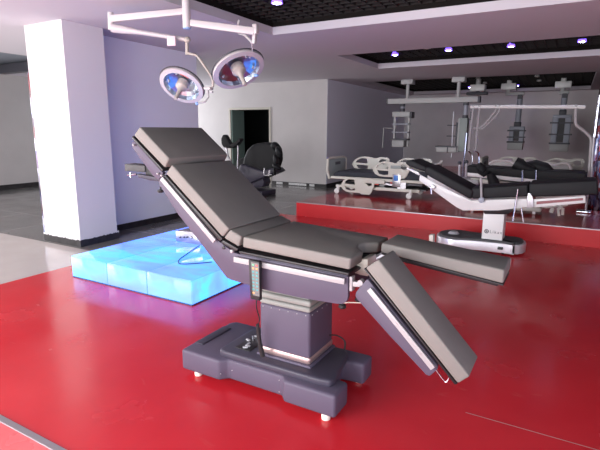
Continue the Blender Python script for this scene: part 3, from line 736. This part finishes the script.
# lettering on the column
def text_mesh(txt, size, name, m_, M, parent, depth=.0015):
    cu = bpy.data.curves.new('lettering', 'FONT'); cu.body = txt; cu.size = size; cu.extrude = depth; cu.align_x = 'LEFT'; cu.space_character = 1.35
    o = bpy.data.objects.new('lettering', cu); COL.objects.link(o)
    dg = bpy.context.evaluated_depsgraph_get(); me = bpy.data.meshes.new_from_object(o.evaluated_get(dg))
    bpy.data.objects.remove(o); me.transform(M); off = parent.location; me.transform(Matrix.Translation(-off)); me.materials.clear(); me.materials.append(MATS[m_])
    q = bpy.data.objects.new(name, me); COL.objects.link(q); q.parent = parent; return q
Mx = Matrix.Translation((cx0+.092, Y2+.0985, XZ(490, 233, Y2+.1)[1])) @ Euler((PI/2, 0, 0)).to_matrix().to_4x4()
text_mesh('Likan', .052, 'lettering', 'logo_grey', Mx, T2)
lx, lz = cx0+.055, XZ(490, 233, Y2+.1)[1]+.018
MB().tube([Vector((lx+.022*math.cos(k*PI/6), Y2+.098, lz+.022*math.sin(k*PI/6))) for k in range(12)], .006, 6, close=True).box(lx-.012, lx+.012, Y2+.096, Y2+.0995, lz-.004, lz+.004).box(lx-.004, lx+.004, Y2+.096, Y2+.0995, lz-.012, lz+.012).build('emblem', 'logo_grey', T2)

# ================================================================== HOSPITAL BED on the platform
YB0, YB1 = 8.55, 9.42
def bed_rail_profile(x0, x1, z0, z1, flip=False):
    L = x1-x0; Hh = z1-z0
    pts = [(0, .40), (.06, .72), (.2, .93), (.36, 1.0), (.55, .97), (.68, .93), (.80, 1.0), (.95, .98), (1, .85), (1, .45), (.93, .12), (.85, 0), (.35, 0), (.15, .06), (.04, .2)]
    if flip: pts = [(1-a, c) for a, c in pts][::-1]
    return [(x0+a*L, z0+c*Hh) for a, c in pts]
def plate(mb, outer, holes, y0, y1, bev=.006):
    """flat plate in XZ with holes, given thickness"""
    b = bmesh.new(); es = []
    for loop in [outer]+holes:
        vs = [b.verts.new((p[0], y0, p[1])) for p in loop]
        es += [b.edges.new((vs[i], vs[(i+1) % len(vs)])) for i in range(len(vs))]
    bmesh.ops.triangle_fill(b, use_beauty=True, use_dissolve=False, edges=es)
    g = bmesh.ops.extrude_face_region(b, geom=b.faces[:])
    for v in g['geom']:
        if isinstance(v, bmesh.types.BMVert): v.co.y = y1
    bmesh.ops.recalc_face_normals(b, faces=b.faces)
    mb._merge(b, bev, 2, None, 1.0)
def rail_panel(mb, x0, x1, z0, z1, y, flip=False):
    out = [(0, .42), (.02, .60), (.08, .78), (.18, .92), (.32, 1.0), (.48, .97), (.60, .90), (.68, .92), (.76, 1.0), (.93, .98), (1, .85), (.99, .50), (.92, .14), (.86, 0), (.62, .0), (.58, .06), (.35, .06), (.18, .08), (.06, .22)]
    h1 = [(.10, .58), (.14, .74), (.25, .87), (.40, .86), (.43, .56)]
    h2 = [(.12, .44), (.43, .42), (.43, .20), (.30, .17), (.17, .22)]
    h3 = [(.80, .86), (.90, .84), (.92, .58), (.84, .52), (.72, .70)]
    f = lambda p: (x0+(1-p[0] if flip else p[0])*(x1-x0), z0+p[1]*(z1-z0))
    plate(mb, [f(p) for p in out], [[f(p) for p in h] for h in (h1, h2, h3)], y-.018, y+.018)
def make_bed():
    t = thing('hospital_bed', (-3.1, 9.0, PZ), 'beige hospital bed with dark blue mattress and curved side rails on the red platform', 'hospital bed')
    zm = .60
    MB().prism([(-4.02, zm+.02), (-3.9, zm+.10), (-2.05, zm+.10), (-1.98, zm+.02), (-2.0, zm), (-4.0, zm)], YB0+.03, YB1-.03, 'Y', .03, 3).build('mattress', 'navy_mattress', t)
    MB().box(-4.05, -1.95, YB0, YB1, zm-.055, zm-.002, .012).box(-3.35, -2.9, YB0-.04, YB0+.05, zm-.10, zm-.02, .012).build('deck', 'beige_plastic', t)
    MB().box(-3.2, -2.2, YB0+.02, YB1-.02, .50, .535).box(-3.95, -2.15, YB0+.1, YB1-.1, .40, .43).build('under_deck', 'pendant_dark', t)
    MB().box(-3.55, -2.25, YB0+.03, YB0+.10, .37, .43, .01).box(-3.55, -2.25, YB1-.10, YB1-.03, .37, .43, .01).box(-3.6, -3.5, YB0+.03, YB1-.03, .37, .43, .01).box(-2.4, -2.3, YB0+.03, YB1-.03, .37, .43, .01).build('chassis', 'beige_plastic', t)
    MB().obox((-3.0, (YB0+YB1)/2, .48), (.08, .5, .22), (0, .8, 0), .01).obox((-2.7, (YB0+YB1)/2, .48), (.08, .5, .22), (0, -.8, 0), .01).build('lift_arm', 'pendant_grey', t)
    MB().obox((-2.85, YB0+.02, .50), (.5, .02, .03), (0, .12, 0)).box(-2.66, -2.5, YB0+.0, YB0+.03, .43, .55).build('mechanism', 'steel_trim', t)
    MB().box(-3.16, -3.03, YB0-.005, YB0+.02, .475, .535, .004).box(-2.80, -2.75, YB0-.005, YB0+.02, .52, .55, .004).build('release_handle', 'red_mark', t)
    for y in (YB0+.02, YB1-.02):
        mb = MB(); x0 = -3.45 if y < 9 else -3.78
        if y < 9: rail_panel(mb, -3.80, -3.10, .28, .60, y-.04, False)
        else: rail_panel(mb, -3.95, -3.12, .64, .96, y)
        mb.build('side_rail', 'beige_plastic', t)
        mb = MB()
        if y < 9: rail_panel(mb, -3.16, -2.44, .62, .93, y, False)
        else: rail_panel(mb, -3.0, -2.25, .64, .96, y)
        mb.build('side_rail', 'beige_plastic', t)
        if y < 9:
            MB().box(-2.76, -2.6, y-.03, y-.015, .46, .70, .006).build('rail_bracket', 'steel_trim', t)
            MB().box(-2.73, -2.65, y-.045, y-.03, .58, .68, .004).build('control_panel', 'blue_mark', t, label='blue control panel')
            MB().box(-2.80, -2.60, y-.042, y-.035, .80, .86, .004).build('display', 'grey_green', t)
    for x, z1, nm in ((-4.12, .93, 'headboard'), (-2.08, .86, 'footboard')):
        mb = MB(); mb.prism([(YB0+.08, .55), (YB0+.02, .70), (YB0+.03, .90), (YB0+.12, z1), (YB1-.12, z1), (YB1-.03, .90), (YB1-.02, .70), (YB1-.08, .55)], x-.02, x+.02, 'X', .012)
        o = mb.build(nm, 'grey_green', t)
        mb = MB(); mb.tube([Vector((x, a, c)) for a, c in ((YB0+.08, .55), (YB0+.0, .70), (YB0+.01, .92), (YB0+.12, z1+.01), (YB1-.12, z1+.01), (YB1-.01, .92), (YB1, .70), (YB1-.08, .55))], .028, 8, close=True)
        mb.build('board_edge', 'beige_plastic', o)
        MB().box(x+.02, x+.03, (YB0+YB1)/2-.12, (YB0+YB1)/2+.12, .80, .86, .004).build('grip', 'pendant_dark', o)
    for x, y in ((-3.9, YB0+.06), (-2.42, YB0+.06), (-3.9, YB1-.06), (-2.42, YB1-.06)):
        MB().tube([(x, y, .42), (x, y, .34), (x-.02, y, .31)], [.035, .035, .02], 10).cyl((x-.03, y-.018, PZ+.055), (x-.03, y+.018, PZ+.055), .055, 18, .008).build('caster', 'white_metal', t)
    MB().box(-3.95, -3.55, YB0+.04, YB0+.09, .38, .43, .01).box(-3.95, -3.55, YB1-.09, YB1-.04, .38, .43, .01).build('caster_arm', 'beige_plastic', t)
    return t
bed = make_bed(); bed.location.x -= .12; bed.location.y += .0
bed2 = dup(bed, (-.62, 10.9, PZ), 'second hospital bed behind the far black operating table, mostly hidden by it')

# ================================================================== THIRD TABLE, with stirrups, on the platform
Y3 = 7.95
def xz3(*pts, Y=Y3): return [XZ(x, y, Y) for x, y in pts]
T3 = thing('operating_table', (-.7, 8.2, PZ), 'long black operating table with chrome white rail standing on the red platform', 'operating table')
MB().prism(xz3((467, 165.5), (530, 170), (586, 172.5), (586, 182), (530, 181.5), (467, 173.5)), Y3, Y3+.5, 'Y', .02, 3).build('cushion', 'black_pad', T3)
MB().prism(xz3((467.5, 172.5), (480, 173.5), (561, 182.3), (561, 185.8), (480, 177.5), (467.5, 176)), Y3-.02, Y3, 'Y', .004).build('side_rail', 'white_metal', T3)
MB().prism(xz3((561, 183), (576, 183.6), (576, 185.5), (561, 185)), Y3-.015, Y3, 'Y').build('rail_end', 'cream_plastic', T3)
MB().prism(xz3((470, 178), (540, 186), (540, 190), (470, 182)), Y3+.05, Y3+.45, 'Y', .004).build('under_frame', 'beige_plastic', T3)
MB().prism(xz3((458, 179), (478, 180), (478, 184), (458, 183)), Y3, Y3+.4, 'Y', .006).build('foot_frame', 'pendant_grey', T3)
xc = XZ(505, 190, Y3+.15)[0]
MB().box(xc-.18, xc+.18, Y3+.12, Y3+.4, PZ+.12, XZ(505, 184, Y3)[1]-.0, .01).build('column', 'lead_grey', T3)
MB().box(xc-.55, xc+.55, Y3-.02, Y3+.48, PZ+.05, PZ+.13, .03, 3).build('base', 'beige_plastic', T3)
for dx in (-.45, .45):
    for y in (Y3+.04, Y3+.42): MB().cyl((xc+dx-.02, y, PZ+.035), (xc+dx+.02, y, PZ+.035), .035, 14).build('caster', 'white_metal', T3)
for px in (522.5, 536): 
    a, c = XZ(px, 170, Y3-.04), XZ(px, 182, Y3-.04); MB().cyl((a[0], Y3-.04, a[1]), (c[0], Y3-.04, c[1]), .014, 10).build('clamp_post', 'chrome', T3)
# caster leg glimpsed under the near table's foot end
MB().tube([W(559, 205, 7.7), W(561, 209, 7.7)], .03, 8).tube([W(558, 208, 7.7), W(559, 216, 7.7)], .018, 8).tube([W(563, 208, 7.7), W(562.5, 215, 7.7)], .018, 8).cyl(W(553, 208, 7.75), W(551, 212.5, 7.75), .03, 10).prism(xz3((530, 205), (568, 203.5), (568, 206), (546, 208.5), Y=7.72), 7.72, 7.95, 'Y', .006).build('outrigger', 'beige_plastic', T3)
# leg holders: black padded boots
def boot(name_root, pts, r, label_):
    MB().tube(smoothpath([W(*p) for p in pts], 4), r, 12).build('leg_holder', 'black_pad', T3, label=label_)
def taper(n, prof): return [prof[0]+(prof[1]-prof[0])*k/(n-1) for k in range(n)]
MB().tube([W(515, 162.5, Y3+.1), W(519, 164.5, Y3+.1), W(524, 168, Y3+.1), W(533, 171, Y3+.12)], [.09, .10, .085, .06], 12).build('leg_holder', 'black_pad', T3)
MB().tube([W(524, 167, Y3+.3), W(535, 166, Y3+.3), W(545, 169, Y3+.3), W(553, 173, Y3+.3)], [.07, .10, .10, .05], 12).build('leg_holder', 'black_pad', T3)
MB().tube([W(479, 163, Y3-.05), W(481, 168, Y3-.05), W(483, 173, Y3-.05)], [.03, .07, .05], 10).tube([W(490, 174, Y3-.1), W(493, 181, Y3-.1), W(497, 188, Y3-.1)], [.05, .08, .06], 10).tube([W(478, 171, Y3-.08), W(484, 175, Y3-.1), W(488, 171.5, Y3-.08)], .035, 8).build('strap', 'black_pad', T3)

# traction frame over it
TF = thing('traction_frame', (-.8, 8.6, PZ), 'chrome overhead traction frame rising above the far black table', 'traction frame')
YF = 8.62
def tb(pts, r, nm, m_='white_rail', Y=YF):
    MB().tube([W(p[0], p[1], p[2] if len(p) > 2 else Y) for p in pts], r, 8).build(nm, m_, TF)
tb([(470.5, 106.8), (585.5, 107)], .028, 'top_bar', 'white_metal')
tb([(473.5, 107), (470.5, 130), (468.5, 151)], .018, 'post')
tb([(479.5, 107), (477, 130), (475.5, 151)], .018, 'post')
tb([(496, 107), (495.5, 111), (484, 125), (479, 128.5), (473, 128)], .016, 'brace')
tb([(499.5, 108), (499, 112), (490, 122), (483, 128.5), (477, 128.5)], .016, 'brace')
tb(smoothpath([Vector((576, 107, 0)), Vector((575.5, 118, 0)), Vector((576, 125, 0)), Vector((584, 131, 0)), Vector((590.5, 137, 0)), Vector((591.5, 141, 0))], 3) and [(576, 107), (575.5, 118), (576, 125), (584, 131), (590.5, 137), (591.3, 142), (588.5, 180), (588, 194)], .022, 'end_post', 'white_rail')
tb([(594, 137), (592, 165), (590, 194)], .014, 'end_post', 'brushed_steel')
for q in ([(468.5, 151), (471, 153.5), (472.5, 157), (472, 167)], [(475.5, 151), (478.5, 153), (479, 160), (478.5, 168)]): tb(q, .012, 'hook', 'chrome')
tb([(466.5, 133), (464.5, 155), (462.5, 178), (462.3, 186)], .014, 'post', 'chrome')
for px, y0 in ((459.5, 164), (466.5, 163)):
    tb([(px, y0), (px-.6, 183)], .022, 'short_post', 'brushed_steel'); MB().ball(W(px, y0-1, YF), .035, n=10).build('post_cap', 'pendant_dark', TF)
for px, py in ((473.5, 106), (479.5, 106), (496, 106), (499.5, 106), (576, 106)): MB().ball(W(px, py+.5, YF), .030, n=10).build('joint', 'pendant_grey', TF)
MB().box(W(458, 183, YF).x, W(481, 183, YF).x, YF-.05, YF+.05, PZ, PZ+.05, .01).cyl(W(462.3, 186, YF), (W(462.3, 186, YF).x, YF, PZ+.03), .014, 8).cyl(W(459, 183, YF), (W(459, 183, YF).x, YF, PZ+.03), .02, 8).build('foot', 'pendant_grey', TF)
MB().box(W(586, 190, YF).x-.1, W(586, 190, YF).x+.1, YF-.1, YF+.1, PZ, PZ+.04, .01).cyl(W(588, 192, YF), (W(588, 192, YF).x, YF, PZ+.03), .02, 8).build('foot', 'chrome', TF)

# clear plastic wrapped rails on the bed behind
def wrapped(pts, Y, label, r=.02):
    P3 = [W(*p, Y) for p in pts]
    MB().prism([(p.x, p.z) for p in P3], Y, Y+.16, 'Y', .02, 3).build('plastic_wrap', 'film', bed2, label=label)
    MB().tube(smoothpath(P3[1:-1], 4), r, 6).build('folded_edge', 'white_metal', bed2)
wrapped([(486, 168), (489, 164), (493, 161.3), (499, 160.6), (510, 161.5), (514, 164), (514, 170)], 10.36, 'crumpled clear plastic over the rail')
wrapped([(541, 171), (542, 164.5), (548, 163.5), (555, 164.8), (562, 163.3), (568, 163.8), (570.5, 168), (571.5, 174), (560, 176)], 10.36, 'crumpled clear plastic over the rail')

# ================================================================== OBSTETRIC CHAIR (dark)
YO = 8.9
OB = thing('obstetric_chair', (-6.2, 9.0, 0), 'dark padded examination chair with stirrups in front of the doorway', 'examination chair')
def blob(px, py, rx, ry, Y, nm, rot=0, m_='black_pad', d=.12):
    c = W(px, py, Y); k = (c-CAM).dot(FWD)/FPX
    MB().ball(c, (rx*k, d, ry*k), Matrix.Rotation(YAW, 4, 'Z') @ Matrix.Rotation(rot, 4, 'Y'), 20).build(nm, m_, OB)
def padded(pts, Y, d, nm, bev=.04):
    MB().prism([XZ(x, y, Y) for x, y in pts], Y, Y+d, 'Y', bev, 4, ang=.3).build(nm, 'black_pad', OB)
padded([(243, 158), (247, 149), (253, 144), (263, 142.5), (272, 143), (276, 149), (277, 160), (274, 169), (266, 173), (252, 174), (242, 168)], YO, .3, 'backrest', .06)
padded([(236, 160), (244, 157), (246, 172), (238, 178), (235, 170)], YO+.05, .3, 'side_cushion', .04)
MB().prism(xz((240, 164), (262, 171), (272, 168), (276, 172), (262, 178), (246, 185), (236, 178), Y=YO-.1), YO-.1, YO+.35, 'Y', .03, 3).build('seat', 'dark_purple', OB)
blob(275, 146, 4.5, 4, YO-.15, 'leg_support', .5); blob(279, 152, 3.4, 6, YO-.2, 'leg_support', -.4); blob(276, 160, 3, 6, YO-.1, 'leg_support', -.2)
blob(277, 167, 5, 2.6, YO-.2, 'foot_rest', .5); blob(274.5, 171.5, 1.6, 4, YO-.2, 'foot_rest', -.2)
padded([(220.5, 139), (222.5, 134.5), (225, 135), (228, 141), (231, 145), (229, 148.5), (223, 147.5), (221, 144)], YO-.35, .14, 'leg_support', .03)
padded([(229, 144.5), (235, 142), (239, 138), (240.5, 139.5), (237, 145), (231, 148.5)], YO-.35, .14, 'leg_support', .02)
def ot(pts, r, nm, m_='steel_trim', Y=YO-.3): MB().tube(smoothpath([W(*p, Y) for p in pts], 4), r, 8).build(nm, m_, OB)
ot([(226, 146), (228, 156), (230.5, 161), (234, 172)], .022, 'stirrup_post')
ot([(232.5, 144.5), (236, 143.8), (237.8, 147), (237.8, 160), (237.6, 172)], .016, 'stirrup_post')
ot([(270, 170), (268.5, 176)], .02, 'stirrup_post'); ot([(264.5, 168), (264.3, 175), (271.5, 174.5)], .014, 'stirrup_post')
MB().prism(xz((246, 178), (262, 176), (264, 183), (262, 187), (242, 189), Y=YO), YO, YO+.3, 'Y', .02).build('pedestal', 'dark_purple', OB)
x0 = XZ(238, 190, YO-.1)[0]; x1 = XZ(262, 190, YO-.1)[0]; MB().box(x0, x1, YO-.1, YO+.5, 0, .13, .03, 3).build('base', 'dark_purple', OB)

# ================================================================== CEILING PENDANTS
YQ = 12.15
PB = thing('bridge_pendant', (W(433, 82, YQ).x, YQ, H), 'long grey medical ceiling beam hung from two posts with two shelf racks', 'ceiling pendant')
x0, z0 = XZ(388, 103, YQ); x1, z1 = XZ(479, 99.5, YQ)
MB().box(x0, x1, YQ-.08, YQ+.08, 2.165, 2.30, .015).build('beam', 'pendant_grey', PB)
MB().box(x0-.02, x0+.02, YQ-.085, YQ+.085, 2.16, 2.305, .01).box(x1-.02, x1+.04, YQ-.085, YQ+.085, 2.16, 2.305, .01).build('end_cap', 'pendant_dark', PB)
for px in (408, 459):
    x = XZ(px, 84, YQ)[0]
    MB().box(x-.15, x+.15, YQ-.12, YQ+.12, 2.64, H-.001, .012).build('ceiling_mount', 'pendant_grey', PB)
    MB().cyl((x, YQ, 2.29), (x, YQ, 2.65), .042, 14).build('post', 'pendant_grey', PB)
def rack(parent, Y, px, w_, zt, zb, arm_z, cols=2, m_='pendant_grey'):
    x = XZ(px, 120, Y)[0]
    MB().cyl((x, Y, zt), (x, Y, arm_z), .045, 12).build('drop_tube', 'pendant_blue', parent)
    MB().cyl((x, Y, arm_z-.07), (x, Y, arm_z), .065, 12).cyl((x, Y, zt), (x, Y, zt+.08), .065, 12).build('swivel', 'pendant_dark', parent)
    h = zt-zb
    o = MB().box(x-w_/2, x+w_/2, Y-.12, Y+.12, zt-.13, zt, .012).build('head_box', m_, parent)
    MB().box(x-w_/2+.02, x-w_/2+.07, Y-.03, Y+.03, zb, zt-.12).box(x+w_/2-.07, x+w_/2-.02, Y-.03, Y+.03, zb, zt-.12).build('upright', m_, parent)
    for t in (.35, .58): MB().box(x-w_/2+.02, x+w_/2-.02, Y-.16, Y+.10, zt-h*t-.012, zt-h*t+.012).build('shelf', 'pendant_blue', parent)
    MB().box(x-w_/2+.05, x+w_/2-.1, Y-.2, Y+.1, zb, zb+.17, .012).build('drawer', m_, parent)
    MB().box(x-w_/2, x+w_/2-.02, Y-.21, Y+.1, zb+.17, zb+.21).box(x+w_/2-.0, x+w_/2+.06, Y-.12, Y+.12, zt-.16, zt-.01, .01).build('trim', 'pendant_dark', parent)
    return x
xl = rack(PB, YQ, 402, .46, 1.97, 1.08, 2.17)
MB().tube([(xl-.23, YQ-.05, 1.55), (xl-.45, YQ-.1, 1.56), (xl-.46, YQ-.1, 1.05)], .014, 6).build('hanger', 'pendant_grey', PB)
xr = XZ(465, 120, YQ)[0]
MB().cyl((xr, YQ, 1.83), (xr, YQ, 2.17), .045, 12).build('drop_tube', 'pendant_blue', PB)
MB().cyl((xr, YQ, 2.10), (xr, YQ, 2.17), .065, 12).cyl((xr, YQ, 1.78), (xr, YQ, 1.87), .065, 12).build('swivel', 'pendant_dark', PB)
MB().box(xr-.11, xr+.08, YQ-.12, YQ+.12, 1.0, 1.80, .012).build('column', 'grey_green', PB)
MB().box(xr-.17, xr-.13, YQ-.14, YQ+.1, 1.1, 1.70, .006).build('outlet_strip', 'pendant_dark', PB)
MB().box(xr-.14, xr-.09, YQ-.13, YQ+.1, .98, 1.78, .006).box(xr-.60, xr-.12, YQ-.2, YQ+.1, .98, 1.10, .01).build('drawer', 'pendant_grey', PB)
MB().box(xr-.62, xr-.1, YQ-.21, YQ+.1, 1.10, 1.13).box(xr-.34, xr-.31, YQ-.205, YQ+.1, .97, 1.13).box(xr-.40, xr-.14, YQ-.05, YQ+.1, 1.36, 1.38).box(xr-.40, xr-.14, YQ-.05, YQ+.1, 1.62, 1.64).build('shelf', 'pendant_dark', PB)
MB().cyl((xr-.24, YQ-.1, .85), (xr-.26, YQ-.1, 1.95), .012, 8).build('rod', 'brushed_steel', PB)
MB().box(xr+.12, xr+.18, YQ-.05, YQ+.05, 1.75, 1.95).build('bracket', 'pendant_dark', PB)

def pendant(px, Y, px_mount, zt, zb, w_, label):
    p = on_z(px_mount, 86, 0)  # unused height helper
    xm = XZ(px_mount, 88, Y)[0]; x = XZ(px, 120, Y)[0]
    t = thing('ceiling_pendant', (xm, Y, 3.4), label, 'ceiling pendant', 'medical column pendants by the far wall')
    MB().box(xm-.20, xm+.20, Y-.15, Y+.15, 2.66, 2.84, .02).cyl((xm, Y, 2.8), (xm, Y, 3.39), .07, 12).build('ceiling_mount', 'white_metal', t)
    MB().box(min(x, xm)-.08, max(x, xm)+.10, Y-.07, Y+.07, 2.50, 2.60, .02).cyl((xm, Y, 2.55), (xm, Y, 2.68), .06, 12).build('arm', 'pendant_grey', t)
    MB().cyl((x, Y, zt), (x, Y, 2.52), .055 if w_ > .5 else .075, 12).build('drop_tube', 'pendant_blue', t)
    MB().box(x-.06, x+.06, Y-.08, Y+.08, 2.40, 2.52).box(x-.09, x+.09, Y-.1, Y+.1, zt-.04, zt+.10, .02).build('swivel', 'pendant_dark', t)
    MB().box(x-w_/2, x-w_*.18, Y-.1, Y+.1, zb, zt-.05, .02).box(x+w_*.18, x+w_/2, Y-.1, Y+.1, zb, zt-.05, .02).box(x-w_/2, x+w_/2, Y-.11, Y+.11, zt-.12, zt-.03, .02).build('column', 'pendant_blue', t)
    MB().box(x-w_*.17, x+w_*.17, Y-.05, Y+.06, zb+.05, zt-.12).build('outlet_strip', 'lead_grey', t)
    for q in (.3, .68): MB().box(x-w_*.62, x+w_*.62, Y-.13, Y-.10, zt-(zt-zb)*q-.02, zt-(zt-zb)*q+.02).build('cross_rail', 'pendant_dark', t)
    MB().box(x-w_*.5, x+w_*.5, Y-.25, Y+.1, zb-.2, zb, .012).build('drawer', 'pendant_grey', t)
    MB().box(x-w_*.56, x+w_*.56, Y-.26, Y+.1, zb, zb+.04).build('drawer_top', 'pendant_dark', t)
    return t
pendant(518, 15.3, 509, 1.66, 1.17, .40, 'middle ceiling pendant column with a short rack on the far wall side')
pendant(562, 15.3, 563, 1.98, 1.15, .46, 'rightmost ceiling pendant with long ladder like rack near the far wall')
# box mount without column, left
p = W(478, 89, 14.6); cm = thing('ceiling_mount', (p.x, p.y, 2.66), 'white ceiling box above the right end of the long grey beam', 'ceiling mount')
MB().box(p.x-.2, p.x+.2, 14.45, 14.75, 2.60, 2.78, .02).build('case', 'white_metal', cm)
MB().cyl((p.x, 14.6, 2.76), (p.x, 14.6, 3.39), .07, 12).build('post', 'pendant_grey', cm)
MB().box(p.x-.3, p.x+.28, 14.5, 14.66, 2.50, 2.58, .02).cyl((p.x, 14.6, 2.55), (p.x, 14.6, 2.62), .05, 10).build('arm', 'pendant_dark', cm)
